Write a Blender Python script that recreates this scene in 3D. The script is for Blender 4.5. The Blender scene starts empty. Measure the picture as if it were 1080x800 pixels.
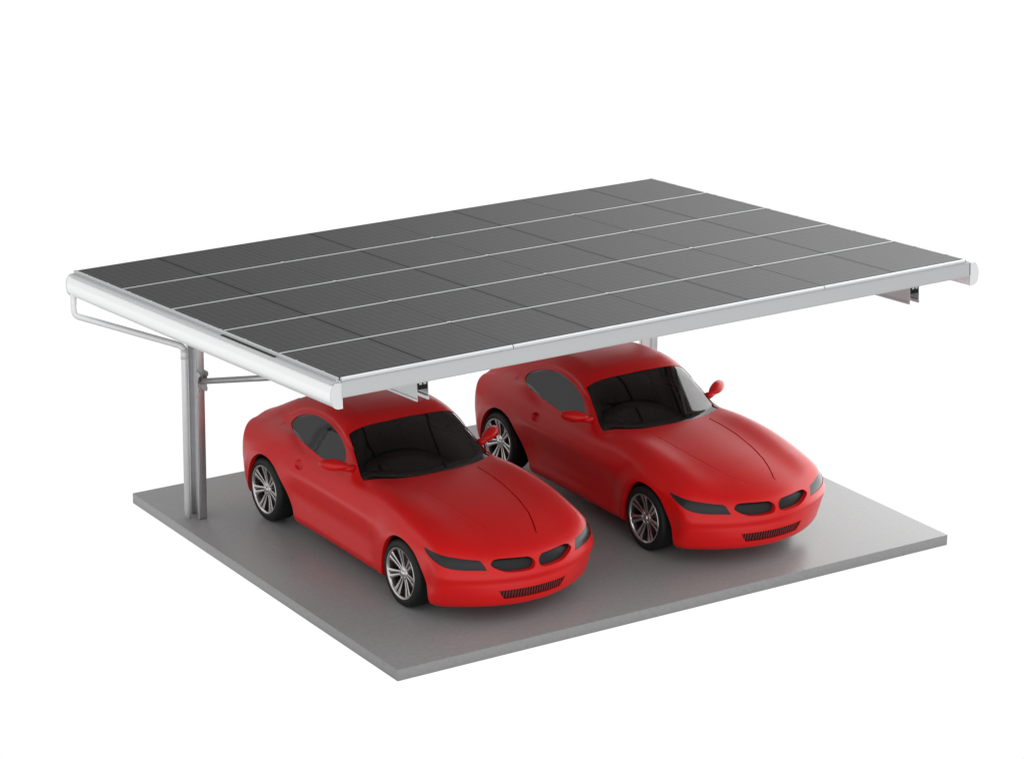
import bpy, bmesh, math
import numpy as np
from mathutils import Vector, Matrix

scene = bpy.context.scene
COL = scene.collection

# ---------------------------------------------------------------- camera
cd = bpy.data.cameras.new('camera'); cam = bpy.data.objects.new('camera', cd); COL.objects.link(cam)
az, pit, rol = 0.5801, 0.3168, 0.0118
fw = Vector((math.sin(az) * math.cos(pit), math.cos(az) * math.cos(pit), -math.sin(pit)))
rt = fw.cross(Vector((0, 0, 1))).normalized(); up = rt.cross(fw)
r2 = rt * math.cos(rol) + up * math.sin(rol); u2 = -rt * math.sin(rol) + up * math.cos(rol)
cam.matrix_world = Matrix(((r2.x, u2.x, -fw.x, -12.7762), (r2.y, u2.y, -fw.y, -21.31),
                           (r2.z, u2.z, -fw.z, 10.8874), (0, 0, 0, 1)))
cd.sensor_fit = 'HORIZONTAL'; cd.sensor_width = 36; cd.lens = 36 * 3178.64 / 1080
cd.clip_start = .5; cd.clip_end = 400
scene.camera = cam

# ---------------------------------------------------------------- world: white backdrop, with invented brightness bands that shape light and reflections
world = bpy.data.worlds.new('World'); scene.world = world; world.use_nodes = True
nt = world.node_tree; nt.nodes.clear()
wo = nt.nodes.new('ShaderNodeOutputWorld'); bg = nt.nodes.new('ShaderNodeBackground')
tc = nt.nodes.new('ShaderNodeTexCoord'); sp = nt.nodes.new('ShaderNodeSeparateXYZ')
nt.links.new(tc.outputs['Generated'], sp.inputs[0])
rp = nt.nodes.new('ShaderNodeValToRGB'); mr = nt.nodes.new('ShaderNodeMapRange')
mr.inputs['From Min'].default_value = -1; mr.inputs['From Max'].default_value = 1
nt.links.new(sp.outputs['Z'], mr.inputs['Value']); nt.links.new(mr.outputs[0], rp.inputs[0])
e = rp.color_ramp.elements
e[0].position = 0; e[0].color = (.16, .16, .16, 1)
e[1].position = 1; e[1].color = (1, 1, 1, 1)
for pos, v in ((.225, .20), (.262, 1.0), (.415, 1.0), (.455, .26), (.65, .28), (.74, 1.0)):
    k = e.new(pos); k.color = (v, v, v, 1)
# brightness lobes added to the world in place of lamps: strong on the right, weaker on the left and behind the camera
last = rp.outputs[0]
# backdrop stays white ahead; made-up dimming behind and left of the camera
bk = nt.nodes.new('ShaderNodeVectorMath'); bk.operation = 'DOT_PRODUCT'; bk.inputs[1].default_value = (.55, .835, 0)
nt.links.new(tc.outputs['Generated'], bk.inputs[0])
m3 = nt.nodes.new('ShaderNodeMapRange'); m3.interpolation_type = 'SMOOTHSTEP'
m3.inputs['From Min'].default_value = -.15; m3.inputs['From Max'].default_value = .30
m3.inputs['To Min'].default_value = .55; m3.inputs['To Max'].default_value = 1.0
nt.links.new(bk.outputs['Value'], m3.inputs['Value'])
ml_ = nt.nodes.new('ShaderNodeVectorMath'); ml_.operation = 'SCALE'
nt.links.new(last, ml_.inputs[0]); nt.links.new(m3.outputs[0], ml_.inputs['Scale']); last = ml_.outputs[0]
def light_lobe(direction, lo, gain):
    global last
    dt = nt.nodes.new('ShaderNodeVectorMath'); dt.operation = 'DOT_PRODUCT'
    dt.inputs[1].default_value = Vector(direction).normalized()
    nt.links.new(tc.outputs['Generated'], dt.inputs[0])
    m2 = nt.nodes.new('ShaderNodeMapRange'); m2.interpolation_type = 'SMOOTHSTEP'
    m2.inputs['From Min'].default_value = lo; m2.inputs['From Max'].default_value = 1.0
    m2.inputs['To Min'].default_value = 0; m2.inputs['To Max'].default_value = gain
    nt.links.new(dt.outputs['Value'], m2.inputs['Value'])
    ad = nt.nodes.new('ShaderNodeVectorMath'); ad.operation = 'ADD'
    nt.links.new(last, ad.inputs[0]); nt.links.new(m2.outputs[0], ad.inputs[1]); last = ad.outputs[0]
light_lobe((.93, .20, .28), .62, 3.2)
light_lobe((-.84, .30, .25), .35, .58)
light_lobe((-.20, -.95, .08), .25, 1.05)
nt.links.new(last, bg.inputs['Color']); bg.inputs['Strength'].default_value = 1.02
nt.links.new(bg.outputs[0], wo.inputs[0])

vs = scene.view_settings; vs.view_transform = 'Standard'; vs.look = 'None'; vs.exposure = 0; vs.gamma = 1
scene.display_settings.display_device = 'sRGB'
scene.cycles.max_bounces = 8

# ---------------------------------------------------------------- materials
def mat(name, col, rough=.5, metal=0., spec=.5, coat=0., bump=0., bscale=60., var=0., vscale=4.):
    m = bpy.data.materials.new(name); m.use_nodes = True; n = m.node_tree
    b = n.nodes['Principled BSDF']
    b.inputs['Base Color'].default_value = (*col, 1); b.inputs['Roughness'].default_value = rough
    b.inputs['Metallic'].default_value = metal; b.inputs['Specular IOR Level'].default_value = spec
    if coat: b.inputs['Coat Weight'].default_value = coat; b.inputs['Coat Roughness'].default_value = .12
    t = n.nodes.new('ShaderNodeTexCoord')
    if var:
        ns = n.nodes.new('ShaderNodeTexNoise'); ns.inputs['Scale'].default_value = vscale; ns.inputs['Detail'].default_value = 6
        n.links.new(t.outputs['Object'], ns.inputs['Vector'])
        mx = n.nodes.new('ShaderNodeMapRange')
        mx.inputs['From Min'].default_value = .3; mx.inputs['From Max'].default_value = .7
        mx.inputs['To Min'].default_value = 1 - var; mx.inputs['To Max'].default_value = 1 + var
        n.links.new(ns.outputs['Fac'], mx.inputs['Value'])
        vm = n.nodes.new('ShaderNodeVectorMath'); vm.operation = 'SCALE'; vm.inputs[0].default_value = col
        n.links.new(mx.outputs[0], vm.inputs['Scale']); n.links.new(vm.outputs[0], b.inputs['Base Color'])
        mr_ = n.nodes.new('ShaderNodeMapRange')
        mr_.inputs['To Min'].default_value = rough * .9; mr_.inputs['To Max'].default_value = rough * 1.1
        n.links.new(ns.outputs['Fac'], mr_.inputs['Value']); n.links.new(mr_.outputs[0], b.inputs['Roughness'])
    if bump:
        nb = n.nodes.new('ShaderNodeTexNoise'); nb.inputs['Scale'].default_value = bscale; nb.inputs['Detail'].default_value = 4
        n.links.new(t.outputs['Object'], nb.inputs['Vector'])
        bp = n.nodes.new('ShaderNodeBump'); bp.inputs['Strength'].default_value = bump; bp.inputs['Distance'].default_value = .002
        n.links.new(nb.outputs['Fac'], bp.inputs['Height']); n.links.new(bp.outputs[0], b.inputs['Normal'])
    return m

M_paint = mat('red_car_paint', (.565, .0055, .0058), .33, spec=.30, var=.03, vscale=3)
M_gbar = mat('dark_red_plastic', (.13, .008, .008), .4)
M_black = mat('black_plastic', (.012, .012, .012), .45)
M_dark = mat('dark_grey_plastic', (.010, .011, .012), .40, spec=.22)
M_lamp = mat('smoked_lamp_glass', (.014, .015, .016), .24, spec=.28)
M_tyre = mat('tyre_rubber', (.010, .011, .011), .55, spec=.25, bump=.3, bscale=90)
M_rim = mat('silver_alloy', (.60, .58, .57), .24, metal=1.)
M_rimdark = mat('brake_dark_metal', (.06, .03, .03), .4, metal=.6)
M_alu = mat('brushed_aluminium', (.49, .495, .50), .38, metal=.6)
M_trim = mat('satin_aluminium_trim', (.60, .61, .62), .36, metal=.4)
M_white = mat('white_coated_aluminium', (.93, .935, .94), .28, metal=.15)
M_cap = mat('white_plastic_cap', (.66, .67, .68), .5, spec=.2)
M_steel = mat('galvanised_steel', (.50, .50, .51), .36, metal=.9, var=.06, vscale=14)
M_pipe = mat('grey_pipe_plastic', (.80, .81, .82), .36, metal=.15)
M_back = mat('panel_backsheet', (.60, .60, .60), .5)
M_rubber_gap = mat('black_rubber_and_gaps', (.004, .004, .004), .6, spec=.2)  # plug rubber, and the black that imitates dark slot and gaps
M_seat = mat('dark_upholstery', (.03, .028, .03), .6)
M_cond = mat('concrete', (.238, .238, .238), .32, spec=.34, bump=.35, bscale=140, var=.07, vscale=22)

def glass_mat():
    m = bpy.data.materials.new('tinted_glass'); m.use_nodes = True; n = m.node_tree; n.nodes.clear()
    o = n.nodes.new('ShaderNodeOutputMaterial'); mx = n.nodes.new('ShaderNodeMixShader')
    tr = n.nodes.new('ShaderNodeBsdfTransparent'); tr.inputs[0].default_value = (.22, .21, .21, 1)
    gl = n.nodes.new('ShaderNodeBsdfGlossy'); gl.inputs['Roughness'].default_value = .06
    gl.inputs[0].default_value = (.9, .9, .9, 1)
    lw = n.nodes.new('ShaderNodeFresnel'); lw.inputs['IOR'].default_value = 1.56
    n.links.new(lw.outputs[0], mx.inputs[0]); n.links.new(tr.outputs[0], mx.inputs[1]); n.links.new(gl.outputs[0], mx.inputs[2])
    n.links.new(mx.outputs[0], o.inputs[0]); return m
M_glass = glass_mat()

def panel_mat():
    m = bpy.data.materials.new('solar_cells'); m.use_nodes = True; n = m.node_tree
    b = n.nodes['Principled BSDF']; L = n.links.new
    t = n.nodes.new('ShaderNodeTexCoord'); s = n.nodes.new('ShaderNodeSeparateXYZ'); L(t.outputs['Object'], s.inputs[0])
    def line(src, period, width, off=0.):
        a = n.nodes.new('ShaderNodeMath'); a.operation = 'ADD'; a.inputs[1].default_value = off; L(src, a.inputs[0])
        p = n.nodes.new('ShaderNodeMath'); p.operation = 'PINGPONG'; p.inputs[1].default_value = period / 2; L(a.outputs[0], p.inputs[0])
        c = n.nodes.new('ShaderNodeMath'); c.operation = 'LESS_THAN'; c.inputs[1].default_value = width / 2; L(p.outputs[0], c.inputs[0])
        return c.outputs[0]
    def mul(x, k):
        a = n.nodes.new('ShaderNodeMath'); a.operation = 'MULTIPLY'; a.inputs[1].default_value = k; L(x, a.inputs[0]); return a.outputs[0]
    def mx(a_, b_):
        a = n.nodes.new('ShaderNodeMath'); a.operation = 'MAXIMUM'; L(a_, a.inputs[0]); L(b_, a.inputs[1]); return a.outputs[0]
    cu = line(s.outputs['X'], .0855, .006); cv = line(s.outputs['Y'], .1700, .0035, .085)
    bus = line(s.outputs['X'], .0285, .009)
    mid = n.nodes.new('ShaderNodeMath'); mid.operation = 'ABSOLUTE'; L(s.outputs['X'], mid.inputs[0])
    ml = n.nodes.new('ShaderNodeMath'); ml.operation = 'LESS_THAN'; ml.inputs[1].default_value = .0085; L(mid.outputs[0], ml.inputs[0])
    cells = mx(mul(cu, .75), mul(cv, .45)); tot = mx(mul(bus, .30), cells)
    mixa = n.nodes.new('ShaderNodeMix'); mixa.data_type = 'RGBA'; mixa.inputs['A'].default_value = (.016, .016, .017, 1)
    mixa.inputs['B'].default_value = (.110, .111, .114, 1); L(tot, mixa.inputs['Factor'])
    mixb = n.nodes.new('ShaderNodeMix'); mixb.data_type = 'RGBA'; mixb.inputs['B'].default_value = (.004, .004, .004, 1)
    L(mixa.outputs['Result'], mixb.inputs['A']); L(ml.outputs[0], mixb.inputs['Factor'])
    L(mixb.outputs['Result'], b.inputs['Base Color'])
    b.inputs['Roughness'].default_value = .30
    sr = n.nodes.new('ShaderNodeMapRange'); sr.inputs['To Min'].default_value = .10; sr.inputs['To Max'].default_value = .02
    L(ml.outputs[0], sr.inputs['Value']); L(sr.outputs[0], b.inputs['Specular IOR Level'])
    return m
M_cells = panel_mat()
M_pframe = mat('black_panel_frame', (.022, .022, .023), .45, metal=.3)

# ---------------------------------------------------------------- helpers
def mesh_obj(name, bm, m, parent=None, smooth=None, mats=None):
    if smooth is not None:
        for f in bm.faces: f.smooth = True
        for ed in bm.edges:
            if len(ed.link_faces) == 2 and ed.calc_face_angle(0) > smooth: ed.smooth = False
    me = bpy.data.meshes.new(name); bm.to_mesh(me); bm.free()
    for k in (mats or [m]): me.materials.append(k)
    o = bpy.data.objects.new(name, me); COL.objects.link(o)
    if parent: o.parent = parent
    return o

def empty(name, loc=(0, 0, 0), parent=None):
    o = bpy.data.objects.new(name, None); o.location = loc; COL.objects.link(o); o.empty_display_size = .2
    if parent: o.parent = parent
    return o

def tag(o, label, cat, group=None):
    o['label'] = label; o['category'] = cat
    if group: o['group'] = group

def add_box(bm, lo, hi, bevel=0., seg=2, xf=None):
    lo, hi = Vector(lo), Vector(hi)
    r = bmesh.ops.create_cube(bm, size=1)
    c = (lo + hi) / 2; d = hi - lo
    for v in r['verts']: v.co = Vector((v.co.x * d.x + c.x, v.co.y * d.y + c.y, v.co.z * d.z + c.z))
    vs_ = list(r['verts'])
    if bevel:
        es = list({e_ for v in vs_ for e_ in v.link_edges})
        rr = bmesh.ops.bevel(bm, geom=es + vs_, offset=bevel, segments=seg, profile=.5, affect='EDGES')
        vs_ = list(set(rr['verts']) | {v for f in rr['faces'] for v in f.verts})
        vs_ = [v for v in vs_ if v.is_valid]
    if xf:
        for v in vs_: v.co = xf(v.co)
    return vs_

def add_tube(bm, pts, rad, n=20, caps=True):
    pts = [Vector(p) for p in pts]; rings = []
    rads = rad if isinstance(rad, (list, tuple)) else [rad] * len(pts)
    nrm = None
    for i, p in enumerate(pts):
        t = (pts[min(i + 1, len(pts) - 1)] - pts[max(i - 1, 0)]).normalized()
        if nrm is None:
            nrm = t.orthogonal().normalized()
        else:
            nrm = (nrm - t * nrm.dot(t)).normalized()
        b = t.cross(nrm)
        rings.append([bm.verts.new(p + (nrm * math.cos(a) + b * math.sin(a)) * rads[i])
                      for a in [2 * math.pi * k / n for k in range(n)]])
    for A, B in zip(rings, rings[1:]):
        for k in range(n): bm.faces.new((A[k], A[(k + 1) % n], B[(k + 1) % n], B[k]))
    if caps:
        bm.faces.new(rings[0][::-1]); bm.faces.new(rings[-1])

def bend(pts, r, seg=7):
    """round the corners of a polyline"""
    pts = [Vector(p) for p in pts]; out = [pts[0]]
    for a, b, c in zip(pts, pts[1:], pts[2:]):
        d1 = (a - b).normalized(); d2 = (c - b).normalized()
        s, e_ = b + d1 * r, b + d2 * r
        for k in range(seg + 1):
            t = k / seg; out.append(s * (1 - t) ** 2 + b * 2 * t * (1 - t) + e_ * t * t)
    out.append(pts[-1]); return out

def add_prism(bm, prof, v0, v1, xf):
    """profile (u, w) extruded along v"""
    a = [bm.verts.new(xf(Vector((u, v0, w)))) for u, w in prof]
    b = [bm.verts.new(xf(Vector((u, v1, w)))) for u, w in prof]
    n = len(prof)
    for k in range(n): bm.faces.new((a[k], a[(k + 1) % n], b[(k + 1) % n], b[k]))
    bm.faces.new(a[::-1]); bm.faces.new(b)
    bmesh.ops.recalc_face_normals(bm, faces=bm.faces)

def add_lathe(bm, prof, n=64, closed=False):
    """profile of (radius, x) turned about the x axis"""
    rings = [[bm.verts.new((x, r * math.cos(a), r * math.sin(a))) for a in [2 * math.pi * k / n for k in range(n)]] for r, x in prof]
    m = len(rings)
    for i in range(m if closed else m - 1):
        A, B = rings[i], rings[(i + 1) % m]
        for k in range(n): bm.faces.new((A[k], A[(k + 1) % n], B[(k + 1) % n], B[k]))
    bmesh.ops.recalc_face_normals(bm, faces=bm.faces)
    return rings

# ---------------------------------------------------------------- the slab
bm = bmesh.new(); add_box(bm, (0, 0, -.110), (6.4536, 5.3314, 0), .003, 2)
slab = mesh_obj('concrete_slab', bm, M_cond, smooth=math.radians(40))
slab['kind'] = 'structure'

# ---------------------------------------------------------------- the carport
carport = empty('carport', (3.1, 4.33, 0))
tag(carport, 'cantilevered aluminium carport roofed with dark solar panels over two red cars', 'carport')
CO = Vector(carport.location)
T_, A_ = .0039, .0656
U = Vector((math.cos(T_), 0, math.sin(T_))); Vv = Vector((0, math.cos(A_), -math.sin(A_))); Wn = U.cross(Vv)
R0 = Vector((-.5563, .0407, 2.8384))
def rf(p): return R0 + U * p[0] + Vv * p[1] + Wn * p[2] - CO       # roof frame -> carport's own frame
def gl(p): return Vector(p) - CO
RW, RL = 7.038, 5.25
pw, pl = 1.757, 1.0325
gu = (RW - 4 * pw) / 3; gv = (RL - 5 * pl) / 4

def roof_matrix(u, v, w):
    m = Matrix((( U.x, Vv.x, Wn.x, 0), (U.y, Vv.y, Wn.y, 0), (U.z, Vv.z, Wn.z, 0), (0, 0, 0, 1)))
    m.translation = rf((u, v, w)); return m

def panel_mesh():
    bm = bmesh.new()
    hu, hv = pw / 2, pl / 2
    add_box(bm, (-hu, -hv, -.035), (hu, hv, -.0006), .0012, 1)
    for f in bm.faces: f.material_index = 1
    for a, b in ((-hu + .03, -.004), (.004, hu - .03)):
        vs_ = [bm.verts.new((u_, v_, -.0365)) for u_, v_ in ((a, -hv + .03), (a, hv - .03), (b, hv - .03), (b, -hv + .03))]
        bm.faces.new(vs_).material_index = 2
    i = .006
    vs_ = [bm.verts.new((a, b, .0)) for a, b in ((-hu + i, -hv + i), (hu - i, -hv + i), (hu - i, hv - i), (-hu + i, hv - i))]
    f = bm.faces.new(vs_); f.material_index = 0
    return bm
first = None
for r in range(5):
    for c in range(4):
        if first is None:
            o = mesh_obj('solar_panel', panel_mesh(), M_cells, carport, mats=[M_cells, M_pframe, M_back]); first = o
        else:
            o = first.copy(); COL.objects.link(o); o.parent = carport
        o.matrix_local = roof_matrix(c * (pw + gu) + pw / 2, r * (pl + gv) + pl / 2, 0)

# light rails showing in the gaps between the rows, with a deeper purlin below
for r in range(1, 5):
    v = r * (pl + gv) - gv / 2
    bm = bmesh.new()
    add_box(bm, (-.012, v - gv / 2 + .0012, -.060), (RW + .004, v + gv / 2 - .0012, .0035), xf=rf)
    for c in range(1, 4):
        u = c * (pw + gu) - gu / 2; add_box(bm, (u - .02, v - gv / 2 - .004, .002), (u + .02, v + gv / 2 + .004, .0065), xf=rf)
    mesh_obj('cover_rail', bm, M_trim, carport)
    bm = bmesh.new(); add_box(bm, (-.03, v - .03, -.19), (RW + .03, v + .03, -.062), .004, xf=rf)
    mesh_obj('purlin', bm, M_alu, carport)
bm = bmesh.new(); add_box(bm, (-.03, RL - .05, -.19), (RW + .03, RL + .02, -.037), .004, xf=rf)
mesh_obj('purlin', bm, M_alu, carport)

# stepped edge strips along both sides
for s, u0 in ((-1, 0.), (1, RW)):
    bm = bmesh.new()
    q = lambda a: u0 + s * a
    pr = [(q(.003), -.002), (q(.028), -.003), (q(.031), -.030), (q(.078), -.034), (q(.078), -.058), (q(.003), -.058)]
    add_prism(bm, pr, .0, RL + .03, rf)
    mesh_obj('edge_strip', bm, M_alu, carport)
    # small clips on the strip
    clip = None
    for k in range(11):
        if clip is None:
            bm = bmesh.new(); add_box(bm, (-.009, -.010, -.004), (.009, .010, .0015))
            clip = c_ = mesh_obj('panel_clip', bm, M_trim, carport)
        else:
            c_ = clip.copy(); COL.objects.link(c_)
        c_.matrix_local = roof_matrix(q(.012), .26 + k * .475, 0)
# black bar standing in for the dark of an open slot, left strip
bm = bmesh.new(); v0 = pl + gv
add_box(bm, (-.058, v0 + .0, -.036), (-.0312, v0 + pl + .0, -.0295), xf=rf)
mesh_obj('slot_dark_bar', bm, M_rubber_gap, carport)

# rounded edge beams left and right
def beam_profile(u0, s):
    pts = [(.0, -.050), (.058, -.050), (.064, -.053)]
    key = [(.064, -.053), (.090, -.085), (.104, -.125), (.108, -.165), (.104, -.207), (.092, -.242), (.070, -.266), (.040, -.277)]
    for (a, w), (b, z) in zip(key, key[1:]):
        for k in range(1, 4): pts.append((a + (b - a) * k / 3, w + (z - w) * k / 3))
    for _ in range(2):
        q = pts[:]
        for i in range(3, len(pts) - 1): pts[i] = tuple((q[i-1][j] + 2 * q[i][j] + q[i+1][j]) / 4 for j in (0, 1))
    pts += [(.0, -.277)]
    return [(u0 + s * a, w) for a, w in pts]
for s, u0 in ((-1, .012), (1, RW + .078)):
    bm = bmesh.new(); add_prism(bm, beam_profile(u0, s), -.002, 5.33, rf)
    be = mesh_obj('edge_beam', bm, M_white, carport, smooth=math.radians(35))
    for v in (-.014, 5.33):
        bm = bmesh.new()
        add_prism(bm, [(a + (.004 * (1 if a > u0 + s * .05 else -1)), w - .002 if w < -.2 else w + .003) for a, w in beam_profile(u0, s)], v, v + .012, rf)
        mesh_obj('end_cap', bm, M_cap, be)

# front fascia and its rounded trim in three lengths
bm = bmesh.new(); add_box(bm, (.014, -.020, -.181), (RW + .064, .012, -.036), .002, 1, xf=rf)
add_box(bm, (.014, -.024, -.050), (RW + .064, -.0195, -.038), xf=rf)
add_box(bm, (.014, -.023, -.181), (RW + .064, -.0195, -.174), xf=rf)
mesh_obj('front_fascia', bm, M_alu, carport)
cuts = [.0, pw + gu / 2, 3 * (pw + gu) - gu / 2, RW]
for a, b in zip(cuts, cuts[1:]):
    bm = bmesh.new()
    pr = [(-.022 + .020 * math.cos(t) - .002, -.018 + .021 * math.sin(t)) for t in [math.radians(x) for x in range(0, 271, 18)]] + [(.0, -.036)]
    # extruded along u: swap axes through the transform
    add_prism(bm, pr, a + .004, b - .006, lambda p: rf((p.y, p.x + .004, p.z)))
    mesh_obj('front_trim', bm, M_trim, carport, smooth=math.radians(30))
# black blocks put in for the dark gaps at the fascia's right end
bm = bmesh.new(); add_box(bm, (RW + .0655, -.016, -.170), (RW + .0765, .010, -.045), xf=rf); mesh_obj('fascia_gap_block', bm, M_rubber_gap, carport)
bm = bmesh.new(); add_box(bm, (RW - .045, -.019, -.0355), (RW + .02, .012, -.010), xf=rf); mesh_obj('corner_gap_block', bm, M_rubber_gap, carport)

# two double-channel cantilever beams below the roof
for x in (.249, 5.853):
    u = x - R0.x
    be = empty('cantilever_beam', gl((x, .1, 2.6)), carport); off = Vector(be.location)
    xf = lambda p: rf(p) - off
    for d, s in ((.0, -1), (.113, 1)):
        bm = bmesh.new()
        add_box(bm, (u + d, .062, -.372), (u + d + .005, 5.15, -.192), xf=xf)
        a, b = (u + d - .006, u + d - .0005) if s < 0 else (u + d + .0055, u + d + .011)
        add_box(bm, (a, .064, -.372), (b, 5.15, -.350), xf=xf)
        add_box(bm, (a, .064, -.214), (b, 5.15, -.192), xf=xf)
        if s > 0: add_box(bm, (u + d - .012, .064, -.345), (u + d - .0005, 5.15, -.335), xf=xf)
        mesh_obj('channel_web', bm, M_steel if s > 0 else M_alu, be)
    bm = bmesh.new(); add_box(bm, (u + .006, .060, -.268), (u + .112, .16, -.205), .002, xf=xf); mesh_obj('end_plug', bm, M_rubber_gap, be)
    bm = bmesh.new()
    for k in (.022, .066):
        add_box(bm, (u + k, .052, -.222), (u + k + .026, .30, -.2065), xf=xf)
    mesh_obj('rail_stub', bm, M_alu, be)
    bm = bmesh.new(); add_box(bm, (u + .007, .20, -.204), (u + .110, 5.1, -.194), xf=xf); mesh_obj('top_plate', bm, M_steel, be)

# posts, brackets and braces
for x in (.240, 5.8225):
    y0 = 4.282
    po = empty('post', gl((x + .042, y0 + .05, 0)), carport); off = Vector(po.location)
    def px(p): return gl(p) - off
    bm = bmesh.new(); add_box(bm, (x, y0, .001), (x + .084, y0 + .050, 2.44), .006, 3, xf=px)
    add_box(bm, (x + (.040 if x < 1 else .004), y0 + .046, .001), (x + .082, y0 + .192, 2.44), xf=px)
    add_box(bm, (x, y0 + .188, .001), (x + .084, y0 + .235, 2.44), .006, 3, xf=px)
    mesh_obj('post_tube', bm, M_steel, po, smooth=math.radians(40))
    bm = bmesh.new(); add_box(bm, (x - .010, y0 - .002, .001), (x - .0005, y0 + .026, 2.38), .003, 2, xf=px)
    mesh_obj('post_lip', bm, M_alu, po)
    for a in (x - .008, x + .080):
        bm = bmesh.new()
        n = 10; pr = []
        for k in range(n + 1):
            t = math.pi * k / n; pr.append((y0 - .052 - .024 * math.sin(t), 1.555 + .024 * math.cos(t)))
        pr = [(y0 + .03, 1.579)] + pr + [(y0 - .03, 1.45), (y0 - .052, 1.40), (y0 - .040, 1.368), (y0 + .0, 1.358), (y0 + .03, 1.37)]
        A = [bm.verts.new(px((a, p, q_))) for p, q_ in pr]; B = [bm.verts.new(px((a + .010, p, q_))) for p, q_ in pr]
        for k in range(len(A)): bm.faces.new((A[k], A[(k + 1) % len(A)], B[(k + 1) % len(A)], B[k]))
        bm.faces.new(A[::-1]); bm.faces.new(B); bmesh.ops.recalc_face_normals(bm, faces=bm.faces)
        br = mesh_obj('brace_bracket', bm, M_steel, po)
        bm = bmesh.new(); add_tube(bm, [px((a - .008, y0 - .035, 1.475)), px((a + .018, y0 - .035, 1.475))], .012, 6)
        mesh_obj('bolt', bm, M_steel, br)
    bm = bmesh.new()
    add_tube(bm, [gl((x + .042, y0 - .012, 1.468)), gl((x + .042, 1.42, 2.345))], .030, 24)
    mesh_obj('brace', bm, M_steel, carport, smooth=math.radians(50))

# rainwater pipe
pth = bend([(-.615, 5.27, 2.26), (-.615, 5.27, 2.035), (.165, 4.405, 1.815), (.165, 4.405, .001)], .062, 9)
bm = bmesh.new(); add_tube(bm, [gl(p) for p in pth], .033, 24)
dp = mesh_obj('drain_pipe', bm, M_pipe, carport, smooth=math.radians(50))
for z in (1.69,):
    bm = bmesh.new(); add_tube(bm, [gl((.165, 4.405, z - .004)), gl((.165, 4.405, z + .1))], .0355, 24)
    mesh_obj('pipe_socket', bm, M_pipe, dp, smooth=math.radians(50))
# ---------------------------------------------------------------- car body as an implicit surface
def curve(pts):
    """smooth (Catmull-Rom slope) interpolation through (t, value) pairs"""
    X = np.array([p[0] for p in pts], float); Y = np.array([p[1] for p in pts], float)
    S = np.diff(Y) / np.diff(X); M = np.zeros(len(X))
    M[0], M[-1] = S[0], S[-1]
    for i in range(1, len(X) - 1):
        if S[i-1] * S[i] > 0:
            h0, h1 = X[i] - X[i-1], X[i+1] - X[i]
            M[i] = (S[i-1] * h1 + S[i] * h0) / (h0 + h1)
        else:
            M[i] = 0.5 * (S[i-1] + S[i]) * 0.5
    def f(t):
        t = np.clip(t, X[0], X[-1])
        i = np.clip(np.searchsorted(X, t) - 1, 0, len(X) - 2)
        h = X[i+1] - X[i]; s = (t - X[i]) / h
        return ((2*s**3 - 3*s**2 + 1) * Y[i] + (s**3 - 2*s**2 + s) * h * M[i]
                + (-2*s**3 + 3*s**2) * Y[i+1] + (s**3 - s**2) * h * M[i+1])
    return f

def smax(a, b, k):
    h = np.clip(0.5 + 0.5 * (a - b) / k, 0, 1)
    return b + (a - b) * h + k * h * (1 - h)
def smin(a, b, k): return -smax(-a, -b, k)
def gauss(t, c, s): return np.exp(-((t - c) / s) ** 2)
def sstep(t, a, b):
    s = np.clip((t - a) / (b - a), 0, 1); return s * s * (3 - 2 * s)

c_width = curve([(.0,.86),(.5,.875),(1.27,.905),(1.8,.885),(2.5,.875),(3.1,.88),(3.9,.915),(4.4,.885),(4.8,.84)])
c_inset = curve([(.0,.07),(.15,.045),(.24,.018),(.34,.012),(.5,.004),(.62,.0),(.74,.012),(.84,.04),(.92,.075),(1.0,.12),(1.2,.24)])
c_hood = curve([(.0,.60),(.2,.665),(.35,.715),(.55,.785),(.9,.866),(1.3,.920),(1.87,.960),(2.1,.962),(2.6,.98),(3.2,.99),(3.8,.985),(4.1,.955),(4.3,.915),(4.5,.875),(4.7,.845),(4.9,.82)])
c_nose = curve([(.0,.42),(.15,.37),(.22,.315),(.30,.285),(.42,.262),(.50,.245),(.56,.25),(.64,.275),(.72,.33),(.9,.5)])
c_tail = curve([(.0,4.45),(.2,4.52),(.35,4.60),(.55,4.64),(.75,4.66),(.88,4.70),(1.0,4.70),(1.2,4.6)])
c_roof = curve([(2.0,1.2),(2.45,1.335),(2.7,1.395),(3.0,1.425),(3.3,1.415),(3.6,1.37),(3.9,1.275),(4.2,1.14),(4.5,.985),(4.7,.87),(4.9,.75)])
c_cabw = curve([(2.0,.745),(2.5,.77),(2.9,.78),(3.4,.755),(3.8,.70),(4.2,.62),(4.6,.52)])
c_rail = curve([(2.0,1.12),(2.5,1.15),(2.8,1.262),(3.1,1.302),(3.4,1.285),(3.7,1.205),(3.9,1.09),(4.0,1.02)])

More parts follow.
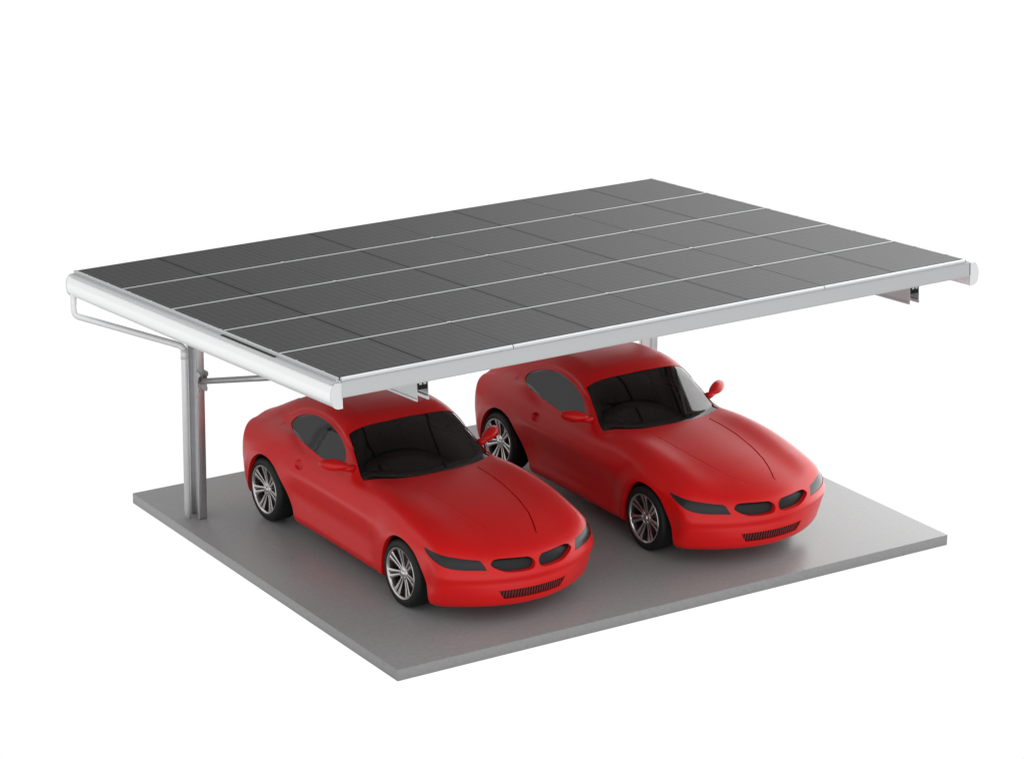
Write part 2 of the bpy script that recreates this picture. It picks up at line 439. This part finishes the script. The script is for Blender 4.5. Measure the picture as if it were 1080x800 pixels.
def body_field(P):
    x, y, z = P[..., 0], P[..., 1], P[..., 2]
    ax = np.sqrt(x * x + 1e-4)
    # lower body
    w = c_width(y)
    wheel = gauss(y, 1.265, .42) + gauss(y, 3.93, .46)
    side = ax - (w - c_inset(z))
    mid = sstep(y, 1.55, 1.95) * (1 - sstep(y, 3.2, 3.6))
    side = side + mid * (.026 * gauss(z, .47, .13) + .004)           # hollow in the door
    side = side - .012 * mid * gauss(z, .70, .07)
    side = side - .016 * gauss(z, .24, .06) * mid
    side = side - .010 * wheel * gauss(z, .55, .2)
    rw = np.minimum(np.hypot(y - 1.265, z - .32), np.hypot(y - 3.93, z - .32))
    side = side - .005 * gauss(rw, .40, .05) + (.001 + .003 * sstep(2.6 - y, 0, .4)) * gauss(rw, .54, .06)
    side = side + .014 * gauss(z, .40, .08) * (1 - sstep(y, .70, .98))
    yb = y - .36 * ax * ax * (1 - sstep(y, .9, 1.7))
    H = c_hood(yb) - (.020 + .025 * sstep(y, 2.2, 3.0)) * ax * ax
    fend = sstep(y, .35, .85) * (1 - sstep(y, 1.7, 2.3))
    H = H + (.022 * fend + .014) * gauss(ax, .68, .20)
    H = H + .030 * gauss(ax, .72, .12) * sstep(y, 3.2, 3.7)
    top = (z - H) * .95
    nose = (c_nose(z) + (.438 + .062 * (1 - sstep(z, .25, .52))) * ax * ax + .02 * ax**6 - y) * .93
    nose = nose + .008 * gauss(z, .455, .035) * (1 - .3 * ax)       # crease line across the bumper
    tail = (y - (c_tail(z) - .30 * ax * ax)) * .95
    b = smax(side, top, .15 - .03 * sstep(y, .4, .8) * (1 - sstep(y, 1.8, 2.3)))
    b = smax(b, nose, .075)
    b = smax(b, tail, .10)
    b = smax(b, .165 + .015 * (1 - mid) - z, .05)
    # cabin
    wind = (z - (.955 + .698 * (y - 2.02 - .34 * ax * ax) - .09 * ax * ax)) * .82
    roof = (z - (c_roof(y) - .13 * ax * ax)) * .93
    cside = (ax - (c_cabw(y) - .43 * (z - .92))) * .92
    cab = smax(roof, cside, .17)
    cab = smax(cab, wind, .07)
    cab = smax(cab, .7 - z, .05)
    k = .030 + .13 * sstep(y, 3.7, 4.2)
    # the side glass sits in a shallow panel that runs to a point behind it
    pan = sstep(z, .93 + .02 * y * 0, .96) * sstep(ax, .5, .55)
    edge = np.minimum(c_rail(y) - z, (3.90 - y) * .5)
    cab = cab + .009 * sstep(edge, -.012, .022) * sstep(y, 2.35, 2.6)
    f = smin(b, cab, k)
    # hollow where the shoulder rises past the foot of the windscreen pillar
    f = smax(f, .062 - np.sqrt(((ax - .775) / .9)**2 + ((y - 2.13) / 1.9)**2 + ((z - .985) / 1.0)**2), .02)
    return f

def body_grad(P, e=1e-3):
    G = np.empty_like(P)
    for k in range(3):
        d = np.zeros(3); d[k] = e
        G[..., k] = (body_field(P + d) - body_field(P - d)) / (2 * e)
    return G

def surface_net(h=.016, lo=(-1.0, .1, .1), hi=(1.0, 4.86, 1.52)):
    lo = np.array(lo); n = np.ceil((np.array(hi) - lo) / h).astype(int)
    n[0] += n[0] % 2
    lo[0] = -h * n[0] / 2 
    ax = [lo[k] + h * np.arange(n[k] + 1) for k in range(3)]
    F = np.empty([m + 1 for m in n])
    Y, Z = np.meshgrid(ax[1], ax[2], indexing='ij')
    for i, xv in enumerate(ax[0]):
        F[i] = body_field(np.stack([np.full_like(Y, xv), Y, Z], -1))
    S = F < 0
    cnt = np.zeros(n); acc = np.zeros(list(n) + [3])
    cr = [(0,0,0),(1,0,0),(0,1,0),(1,1,0),(0,0,1),(1,0,1),(0,1,1),(1,1,1)]
    sl = lambda c: tuple(slice(c[k], c[k] + n[k]) for k in range(3))
    for a in range(8):
        for b in range(a + 1, 8):
            d = np.array(cr[b]) - np.array(cr[a])
            if np.abs(d).sum() != 1 or d.min() < 0: continue
            Fa, Fb = F[sl(cr[a])], F[sl(cr[b])]
            m = (Fa < 0) != (Fb < 0)
            t = np.where(m, Fa / np.where(m, Fa - Fb, 1), 0)
            for k in range(3): acc[..., k] += m * (cr[a][k] + t * d[k])
            cnt += m
    idx = -np.ones(n, int); act = cnt > 0
    idx[act] = np.arange(act.sum())
    ijk = np.argwhere(act)
    V = lo + h * (ijk + acc[act] / cnt[act][:, None])
    Q = []
    for k in range(3):
        u, v = (k + 1) % 3, (k + 2) % 3
        s0 = [slice(None)] * 3; s1 = [slice(None)] * 3
        s0[k] = slice(0, -1); s1[k] = slice(1, None)
        for q in (u, v): s0[q] = slice(1, -1); s1[q] = slice(1, -1)
        A, B = S[tuple(s0)], S[tuple(s1)]
        for cond, flip in ((A & ~B, False), (~A & B, True)):
            e = np.argwhere(cond)
            if not len(e): continue
            e[:, u] += 1; e[:, v] += 1
            def at(du, dv):
                c = e.copy(); c[:, u] -= du; c[:, v] -= dv
                return idx[c[:, 0], c[:, 1], c[:, 2]]
            q = np.stack([at(1, 1), at(0, 1), at(0, 0), at(1, 0)], 1)
            Q.append(q[:, ::-1] if flip else q)
    Q = np.concatenate(Q)
    for _ in range(4):
        f = body_field(V); g = body_grad(V)
        st = f[:, None] * g / (np.sum(g * g, 1)[:, None] + 1e-6)
        V = V - np.clip(st, -.008, .008)
    return V, Q

# ---------------------------------------------------------------- turning the field into a cut car body
def inside(p, poly):
    x, y = p; c = False; n = len(poly)
    for i in range(n):
        x1, y1 = poly[i]; x2, y2 = poly[(i + 1) % n]
        if (y1 > y) != (y2 > y) and x < (x2 - x1) * (y - y1) / (y2 - y1) + x1: c = not c
    return c

def smooth_poly(pts, n=3, corners=()):
    """Catmull-Rom through a closed outline; indices in corners stay sharp"""
    out = []; N = len(pts); P = [np.array(p, float) for p in pts]
    for i in range(N):
        p1, p2 = P[i], P[(i + 1) % N]
        p0 = P[i - 1] if i not in corners else 2 * p1 - p2
        p3 = P[(i + 2) % N] if (i + 1) % N not in corners else 2 * p2 - p1
        for k in range(n):
            t = k / n
            out.append(tuple(.5 * (2 * p1 + (p2 - p0) * t + (2 * p0 - 5 * p1 + 4 * p2 - p3) * t * t + (3 * p1 - p0 - 3 * p2 + p3) * t ** 3)))
    return out

def cut_outline(bm, poly, ax, cond, closed=True):
    """score the outline (2-D, in the two axes other than ax) into the faces that pass cond; return the faces inside"""
    u, v = [k for k in range(3) if k != ax]
    lo = (min(p[0] for p in poly) - .03, min(p[1] for p in poly) - .03); hi = (max(p[0] for p in poly) + .03, max(p[1] for p in poly) + .03)
    cand = set()
    for f in bm.faces:
        c = f.calc_center_median()
        if lo[0] < c[u] < hi[0] and lo[1] < c[v] < hi[1] and cond(c, f.normal): cand.add(f)
    n = len(poly)
    for i in range(n if closed else n - 1):
        a, b = poly[i], poly[(i + 1) % n]
        d = (b[0] - a[0], b[1] - a[1]); L = math.hypot(*d)
        if L < 1e-6: continue
        no = Vector((0, 0, 0)); no[u] = -d[1] / L; no[v] = d[0] / L
        co = Vector((0, 0, 0)); co[u] = a[0]; co[v] = a[1]
        sel = []
        for f in cand:
            us = [((w.co[u] - a[0]) * d[0] + (w.co[v] - a[1]) * d[1]) / L for w in f.verts]
            vs_ = [((w.co[v] - a[1]) * d[0] - (w.co[u] - a[0]) * d[1]) / L for w in f.verts]
            if max(us) < -1e-5 or min(us) > L + 1e-5 or min(vs_) > -1e-6 or max(vs_) < 1e-6: continue
            sel.append(f)
        if not sel: continue
        for f in sel: cand.discard(f)
        geom = list({e_ for f in sel for e_ in f.edges}) + list({w for f in sel for w in f.verts}) + sel
        r = bmesh.ops.bisect_plane(bm, geom=geom, dist=1e-6, plane_co=co, plane_no=no)
        for g in r['geom']:
            if isinstance(g, bmesh.types.BMFace) and g.is_valid: cand.add(g)
        cand = {f for f in cand if f.is_valid}
    if not closed: return cand
    return [f for f in cand if inside((f.calc_center_median()[u], f.calc_center_median()[v]), poly)]

def split_off(bm, faces):
    """take faces out of bm into a new bmesh"""
    nb = bmesh.new(); mp = {}
    for f in faces:
        vs_ = []
        for w in f.verts:
            if w not in mp: mp[w] = nb.verts.new(w.co)
            vs_.append(mp[w])
        nb.faces.new(vs_)
    bmesh.ops.delete(bm, geom=list(faces), context='FACES')
    return nb

def rim_from(bm, before_edges, vec, tagl):
    es = [e_ for e_ in bm.edges if e_.is_boundary and e_ not in before_edges]
    r = bmesh.ops.extrude_edge_only(bm, edges=es)
    for g in r['geom']:
        if isinstance(g, bmesh.types.BMVert): g.co = g.co + (vec(g.co) if callable(vec) else Vector(vec))
        if isinstance(g, bmesh.types.BMFace): g[tagl] = 1
    return r

def with_normals(name, bm, m, parent, tagl=None):
    """smooth shading from the exact surface normals, flat on the cut rims"""
    bm.normal_update()
    for f in bm.faces: f.smooth = True
    flags = [(f[tagl] if tagl else 0) for f in bm.faces]
    me = bpy.data.meshes.new(name); bm.to_mesh(me); bm.free()
    me.materials.append(m)
    co = np.empty(len(me.vertices) * 3); me.vertices.foreach_get('co', co); co = co.reshape(-1, 3)
    g = body_grad(co); nn = g / np.linalg.norm(g, axis=1)[:, None]
    ln = []
    for p, fl in zip(me.polygons, flags):
        for li in p.loop_indices:
            ln.append(tuple(p.normal) if fl else tuple(nn[me.loops[li].vertex_index]))
    me.normals_split_custom_set(ln)
    o = bpy.data.objects.new(name, me); COL.objects.link(o); o.parent = parent
    return o

HL = [(-.868,.857,.736),(-.848,.732,.727),(-.810,.643,.713),(-.751,.573,.701),(-.683,.518,.692),(-.610,.469,.682),(-.536,.427,.674),(-.515,.400,.655),(-.486,.356,.586),
      (-.577,.399,.590),(-.680,.455,.592),(-.746,.499,.599),(-.813,.556,.613),(-.850,.611,.634),(-.873,.691,.664),(-.876,.766,.699)]
KID = [(-.446,.640),(-.413,.668),(-.352,.676),(-.233,.673),(-.128,.668),(-.070,.662),(-.027,.634),(-.022,.593),(-.052,.557),(-.154,.548),(-.298,.556),(-.386,.587),(-.435,.618)]
SW = [(3.772,1.042),(3.745,1.092),(3.65,1.155),(3.491,1.215),(3.301,1.250),(3.135,1.257),(2.978,1.244),(2.82,1.213),(2.707,1.172),(2.614,1.117),(2.559,1.053),(2.540,.985),
      (2.60,.960),(2.728,.950),(2.893,.948),(3.139,.960),(3.355,.976),(3.560,.997),(3.70,1.016)]
WSH = [(0,1.972),(.2,1.980),(.4,2.008),(.58,2.062),(.70,2.135),(.731,2.193),(.70,2.32),(.667,2.443),(.638,2.56),(.613,2.673),(.52,2.655),(.347,2.625),(.18,2.605)]
ARCH_F = [(.742,-.05),(.755,.10),(.768,.23),(.789,.348),(.835,.481),(.917,.600),(1.00,.665),(1.111,.706),(1.235,.718),(1.357,.694),(1.472,.605),(1.552,.480),(1.593,.350),(1.606,.20),(1.610,.08),(1.612,-.05)]
ARCH_R = [(3.245,-.05),(3.262,.08),(3.285,.19),(3.318,.280),(3.390,.385),(3.480,.510),(3.600,.638),(3.70,.700),(3.815,.728),(3.950,.716),(4.080,.636),(4.180,.510),(4.238,.370),(4.262,.22),(4.268,.10),(4.27,-.05)]
HLINE = [(.165,.50),(.172,.55),(.235,.70),(.290,.861),(.343,1.129),(.377,1.441),(.386,1.706),(.385,1.905)]

def build_car():
    car = empty('sports_car', (1.6626, 0, 0))
    V, Q = surface_net()
    bm = bmesh.new()
    vv = [bm.verts.new(p) for p in V.tolist()]
    for q in Q.tolist():
        try: bm.faces.new([vv[k] for k in q])
        except ValueError: pass
    bm.normal_update()
    tl = bm.faces.layers.int.new('rim')
    if sum(f.normal.dot(f.calc_center_median() - Vector((0, 2.4, .6))) for f in list(bm.faces)[::50]) < 0:
        bmesh.ops.reverse_faces(bm, faces=bm.faces[:])
    bm.normal_update()
    def bounds(): return {e_ for e_ in bm.edges if e_.is_boundary}
    glass = []
    # windscreen
    half = WSH
    wsp = smooth_poly(half[:], 3, (0, 5, 9))[:]
    k = len(half) - 1
    pts = [p for p in smooth_poly(half + [(0, 2.600)], 3, (0, 5, 9, len(half))) if p[0] >= -1e-9]
    pts = [p for p in pts if not (abs(p[0]) < 1e-9)]
    right = [(0, 1.972)] + sorted([], key=None) + pts
    right = [p for p in right if not (p[0] < .02 and 2.0 < p[1] < 2.59)]
    poly = right + [(0, 2.600)] + [(-a, b) for a, b in right[1:][::-1]]
    b0 = bounds(); fs = cut_outline(bm, poly, 2, lambda c, n: n.z > .15 and c.z > .88)
    nb = split_off(bm, fs); rim_from(bm, b0, (0, .006, -.016), tl); glass.append(('windshield', nb, (0, .002, -.004)))
    # rear screen
    rp_ = [(-.42, 3.86), (.42, 3.86), (.40, 4.02), (.36, 4.26), (-.36, 4.26), (-.40, 4.02)]
    rp_ = smooth_poly(rp_, 4)
    b0 = bounds(); fs = cut_outline(bm, rp_, 2, lambda c, n: n.z > .3 and c.z > .9)
    nb = split_off(bm, fs); rim_from(bm, b0, (0, -.006, -.014), tl); glass.append(('rear_window', nb, (0, 0, -.004)))
    lamps = []; grilles = []; dishes = []
    for s in (-1, 1):
        sw = smooth_poly(SW, 3, (0, 11))
        b0 = bounds(); fs = cut_outline(bm, sw, 0, lambda c, n: n.x * s > .2 and c.x * s > .4)
        nb = split_off(bm, fs); rim_from(bm, b0, (-s * .020, 0, -.004), tl); glass.append(('side_window', nb, (-s * .006, 0, -.002)))
        # wheel arches
        for yc in (1.265, 3.93):
            arch = smooth_poly(ARCH_F if yc < 2 else ARCH_R, 3, (0, 15))
            b0 = bounds(); fs = cut_outline(bm, arch, 0, lambda c, n: c.x * s > .62)
            bmesh.ops.delete(bm, geom=list(fs), context='FACES')
            rim_from(bm, b0, (-s * .05, 0, 0), tl)
        # headlights, seen from the front: outline in (x, z)
        hl = smooth_poly([(-s * -a if s > 0 else a, c) for a, b, c in HL], 3, (0, 6, 8)) if s < 0 else smooth_poly([(-a, c) for a, b, c in HL], 3, (0, 6, 8))
        b0 = bounds(); fs = cut_outline(bm, hl, 1, lambda c, n: c.y < 1.0 and n.y < .25 and c.x * s > .4)
        nb = split_off(bm, fs); rim_from(bm, b0, (-s * .006, .010, 0), tl); lamps.append((nb, (-s * .003, .005, 0)))
        # kidney grilles
        kd = smooth_poly([((a if s < 0 else -a), b) for a, b in KID], 3)
        b0 = bounds(); fs = cut_outline(bm, kd, 1, lambda c, n: c.y < .7 and n.y < 0)
        nb = split_off(bm, fs); rim_from(bm, b0, (-s * .0, .075, .0), tl); grilles.append((nb, (0, .052, .002)))
        # fuel flap dish / round side dimple
        dm = [(3.235 + .072 * math.cos(t), .805 + .047 * math.sin(t)) for t in [2 * math.pi * k / 28 for k in range(28)]]
        fs = cut_outline(bm, dm, 0, lambda c, n: c.x * s > .6 and n.x * s > .3)
        bmesh.ops.delete(bm, geom=list(fs), context='FACES')
        dish = bmesh.new(); rings = []
        for r_ in (1.03, .98, .90, .8, .6, .4, .2):
            row = []
            for k in range(28):
                t = 2 * math.pi * k / 28; yy, zz = 3.235 + .072 * r_ * math.cos(t), .805 + .047 * r_ * math.sin(t)
                xx = .86
                for _ in range(6):
                    xx -= float(body_field(np.array([[xx, yy, zz]]))[0])
                dep = .0006 if r_ > 1 else .004 + .034 * (1 - r_ * r_) ** .7
                row.append(dish.verts.new((s * (xx - dep), yy, zz)))
            rings.append(row)
        for A, B in zip(rings, rings[1:]):
            for k in range(28): dish.faces.new((A[k], A[(k + 1) % 28], B[(k + 1) % 28], B[k]))
        dish.faces.new(rings[-1]); bmesh.ops.recalc_face_normals(dish, faces=dish.faces)
        if sum(f.normal.x for f in dish.faces) * s < 0: bmesh.ops.reverse_faces(dish, faces=dish.faces[:])
        dishes.append(dish)
    # lower grille
    lg = [(-.366,.372),(.366,.372),(.306,.277),(-.306,.277)]
    lg = [(a, b) for a, b in ((-.370,.370),(-.18,.372),(0,.372),(.18,.372),(.370,.370),(.340,.322),(.306,.276),(.15,.276),(-.15,.276),(-.306,.276),(-.340,.322))]
    b0 = bounds(); fs = cut_outline(bm, lg, 1, lambda c, n: c.y < .6 and n.y < 0)
    nlow = split_off(bm, fs); rim_from(bm, b0, (0, .035, 0), tl)
    # bonnet shut lines: a narrow groove either side
    for s in (-1, 1):
        for off in (-.008, 0, .008):
            ln = [(s * (a + off), b) for a, b in HLINE]
            fine = []
            for (a, b), (c, d) in zip(ln, ln[1:]):
                for k in range(4): fine.append((a + (c - a) * k / 4, b + (d - b) * k / 4))
            fine.append(ln[-1])
            cut_outline(bm, fine, 2, lambda c, n: n.z > .3 and c.y < 2.1 and abs(c.x) < .5 and c.z > .6, closed=False)
        for w in bm.verts:
            if w.co.z > .6 and .5 < w.co.y < 1.905 and .1 < w.co.x * s < .5:
                xs = np.interp(w.co.y, [h_[1] for h_ in HLINE], [h_[0] for h_ in HLINE])
                d = abs(w.co.x * s - xs)
                if d < .0076 and w.normal.z > .2: w.co.z -= (.026 if s > 0 else .003) * (1 - d / .0079) * min(1, (w.co.y - .5) / .12)
        for f in bm.faces:
            c = f.calc_center_median()
            if c.z > .6 and .5 < c.y < 1.91 and .1 < c.x * s < .5:
                if abs(c.x * s - np.interp(c.y, [h_[1] for h_ in HLINE], [h_[0] for h_ in HLINE])) < .0076: f[tl] = 3
    bmesh.ops.delete(bm, geom=[f for f in bm.faces if f.calc_center_median().z < .19 and f.normal.z < -.8 and abs(f.calc_center_median().x) < .6 and False], context='FACES')
    bm.normal_update()
    body = with_normals('body', bm, M_paint, car, tl)
    for d_ in dishes: mesh_obj('side_recess', d_, M_paint, car, smooth=math.radians(50))
    for nm, nb, off in glass:
        o = with_normals(nm, nb, M_glass, car)
        o.location = off
    for nb, off in lamps:
        o = with_normals('headlight', nb, M_lamp, car); o.location = off
    for nb, off in grilles:
        o = with_normals('grille', nb, M_dark, car); o.location = off
    o = with_normals('lower_grille', nlow, M_black, car); o.location = (0, .030, 0)
    bb = bmesh.new()
    for k in range(25):
        x = -.345 + k * .69 / 24
        zt = .368; zb = max(.281, .281 + (abs(x) - .306) * 1.5)
        y = .50 * x * x
        for z0, z1 in ((zb, zt),):
            yb, yt = float(c_nose(zb)) + y, float(c_nose(zt)) + y
            vs_ = add_box(bb, (x - .0065, 0, 0), (x + .0065, 1, 1))
            for w in vs_:
                t = w.co.z; w.co.z = z0 + (z1 - z0) * t; w.co.y = (yb + (yt - yb) * t) + .013 + .014 * w.co.y
    grb = mesh_obj('grille_bars', bb, M_gbar, car); grb.parent = o; grb.location = (0, -.030, 0)
    # door mirrors
    for s in (-1, 1):
        bb = bmesh.new()
        r = bmesh.ops.create_uvsphere(bb, u_segments=32, v_segments=20, radius=1)
        ang = math.radians(30)
        for w in bb.verts:
            a, b, c = w.co                                   # a along the pod, b thickness, c height
            a2 = a; sc = 1 - .22 * (a < 0) * abs(a)
            b = b * .050 if b > 0 else b * .075
            if b > .032: b = .032 + (b - .032) * .3
            a = a * .146; c = c * .061 * sc
            x = .890 + a * math.cos(ang) - b * math.sin(ang); y = 2.475 + a * math.sin(ang) + b * math.cos(ang)
            w.co = Vector((s * x, y, 1.046 + c + a * .10))
        if s < 0: bmesh.ops.reverse_faces(bb, faces=bb.faces[:])
        mo = mesh_obj('door_mirror', bb, M_paint, car, smooth=math.radians(80))
        bb = bmesh.new()
        add_tube(bb, [(s * .722, 2.40, 1.000), (s * .775, 2.41, 1.006), (s * .83, 2.43, 1.020), (s * .875, 2.45, 1.032)], [.040, .034, .032, .032], 16)
        mesh_obj('mirror_arm', bb, M_paint, mo, smooth=math.radians(60))
    # dark lining: floor pan, wheel housings, dashboard, seats
    for s in (-1, 1):
        for yc in (1.265, 3.93):
            bb = bmesh.new()
            ol = [(a + (.012 if a > yc else -.012), c + .012) for a, c in smooth_poly(ARCH_F if yc < 2 else ARCH_R, 3, (0, 15)) if c > .13]
            # start from the low end and run over the top
            A = [bb.verts.new((s * (.76 if (yc < 2 and a < .95) else .81), a, c)) for a, c in ol]
            B = [bb.verts.new((s * .56, a, c)) for a, c in ol]
            for k in range(len(ol) - 1): bb.faces.new((A[k], A[k + 1], B[k + 1], B[k]))
            bb.faces.new(B)
            mesh_obj('wheel_housing', bb, M_black, car)
    bb = bmesh.new()
    add_box(bb, (-.60, 2.02, .60), (.60, 2.38, .86), .05, 3)
    dash = mesh_obj('dashboard', bb, M_seat, car, smooth=math.radians(50))
    bb = bmesh.new()
    R = .17; c = Vector((-.33, 2.50, .90)); ax1 = Vector((1, 0, 0)); ax2 = Vector((0, .35, .94))
    ring = [c + (ax1 * math.cos(t) + ax2 * math.sin(t)) * R for t in [2 * math.pi * k / 32 for k in range(33)]]
    add_tube(bb, ring, .013, 8, caps=False)
    add_tube(bb, [c - ax1 * R, c, c + ax1 * R], .012, 8); add_tube(bb, [c, c + Vector((0, -.16, -.06))], .03, 10)
    mesh_obj('steering_wheel', bb, M_black, car, smooth=math.radians(60))
    for s in (-1, 1):
        bb = bmesh.new()
        add_box(bb, (s * .36 - .24, 2.62, .42), (s * .36 + .24, 3.10, .58), .06, 3)
        vs_ = add_box(bb, (s * .36 - .23, 3.06, .48), (s * .36 + .23, 3.20, 1.02), .06, 3)
        for w in vs_: w.co.y += (w.co.z - .5) * .30
        vs_ = add_box(bb, (s * .36 - .12, 3.25, 1.03), (s * .36 + .12, 3.33, 1.19), .035, 3)
        mesh_obj('seat', bb, M_seat, car, smooth=math.radians(60))
    bb = bmesh.new()
    tub = [[bb.verts.new(p) for p in ((-w_, y0_, z_), (w_, y0_, z_), (w_, y1_, z_), (-w_, y1_, z_))] for w_, y0_, y1_, z_ in ((.70, 2.30, 3.62, .90), (.66, 2.10, 3.52, .36))]
    for k in range(4): bb.faces.new((tub[0][k], tub[0][(k + 1) % 4], tub[1][(k + 1) % 4], tub[1][k]))
    bb.faces.new(tub[1])
    mesh_obj('cabin_lining', bb, M_seat, car)
    # wheels
    for s in (-1, 1):
        for yc in (1.265, 3.93):
            wh = empty('wheel', (s * .876, yc, .331), car)
            if s > 0: wh.rotation_euler = (0, 0, math.pi)
            wheel_parts(wh)
    return car

def wheel_parts(wh):
    # the wheel's outer face looks towards -x; x grows inwards
    bb = bmesh.new()
    add_lathe(bb, [(.250, .014), (.258, .004), (.276, .000), (.300, .004), (.316, .013), (.325, .026), (.329, .045), (.330, .085), (.330, .17), (.328, .205), (.316, .228), (.29, .240), (.250, .23)], 72)
    ty = mesh_obj('tyre', bb, M_tyre, wh, smooth=math.radians(60))
    bb = bmesh.new()
    add_lathe(bb, [(.251, .018), (.2535, .006), (.250, .000), (.240, .001), (.233, .008), (.230, .022), (.226, .06), (.222, .14), (.23, .21), (.249, .225)], 72)
    rim = mesh_obj('rim', bb, M_rim, wh, smooth=math.radians(50))
    bb = bmesh.new()
    n = 7
    for k in range(n):
        a0 = 2 * math.pi * (k + .0) / n - math.radians(18)
        for d in (-1, 1):
            # each pair leaves the hub close together and spreads a little towards the rim
            secs = []
            for r_, off, hw, xf_, th in ((.050, .0135, .0095, .036, .024), (.09, .0155, .0105, .034, .022), (.14, .0200, .0130, .027, .020), (.185, .0255, .0165, .018, .018), (.215, .0305, .0215, .012, .016), (.236, .033, .027, .009, .018)):
                ca, sa = math.cos(a0), math.sin(a0); o_ = d * off
                row = []
                for t, x in ((-hw, xf_ + th), (-hw, xf_ + .003), (-hw * .6, xf_), (hw * .6, xf_), (hw, xf_ + .003), (hw, xf_ + th)):
                    q = o_ + t
                    row.append(bb.verts.new((x, r_ * ca - q * sa, r_ * sa + q * ca)))
                secs.append(row)
            for A, B in zip(secs, secs[1:]):
                for j in range(6): bb.faces.new((A[j], A[(j + 1) % 6], B[(j + 1) % 6], B[j]))
    bmesh.ops.recalc_face_normals(bb, faces=bb.faces)
    mesh_obj('spokes', bb, M_rim, rim, smooth=math.radians(35))
    bb = bmesh.new()
    add_lathe(bb, [(.0005, .014), (.022, .014), (.031, .018), (.035, .027), (.052, .029), (.066, .034), (.072, .046), (.072, .08)], 40)
    for k in range(5):
        t = 2 * math.pi * k / 5
        add_tube(bb, [(.020, .050 * math.cos(t), .050 * math.sin(t)), (.040, .050 * math.cos(t), .050 * math.sin(t))], .0065, 8)
    mesh_obj('hub', bb, M_rim, rim, smooth=math.radians(35))
    bb = bmesh.new(); add_lathe(bb, [(.0005, .085), (.15, .085), (.15, .10), (.0005, .10)], 40)
    add_lathe(bb, [(.0005, .17), (.235, .17)], 40)
    mesh_obj('brake_disc', bb, M_rimdark, wh, smooth=math.radians(35))

car = build_car()
tag(car, 'red two-door sports coupe parked beside the drain pipe and left post, nearest the slab corner', 'car', 'red sports cars under the carport')

def copy_tree(o, parent=None):
    c = o.copy(); COL.objects.link(c)
    if parent: c.parent = parent; c.matrix_parent_inverse = o.matrix_parent_inverse
    for ch in list(o.children): copy_tree(ch, c)
    return c
car2 = copy_tree(car); car2.location = (1.6626 + 2.7996, .0018, 0)
tag(car2, 'red two-door sports coupe parked on the far right side, away from the drain pipe', 'car', 'red sports cars under the carport')
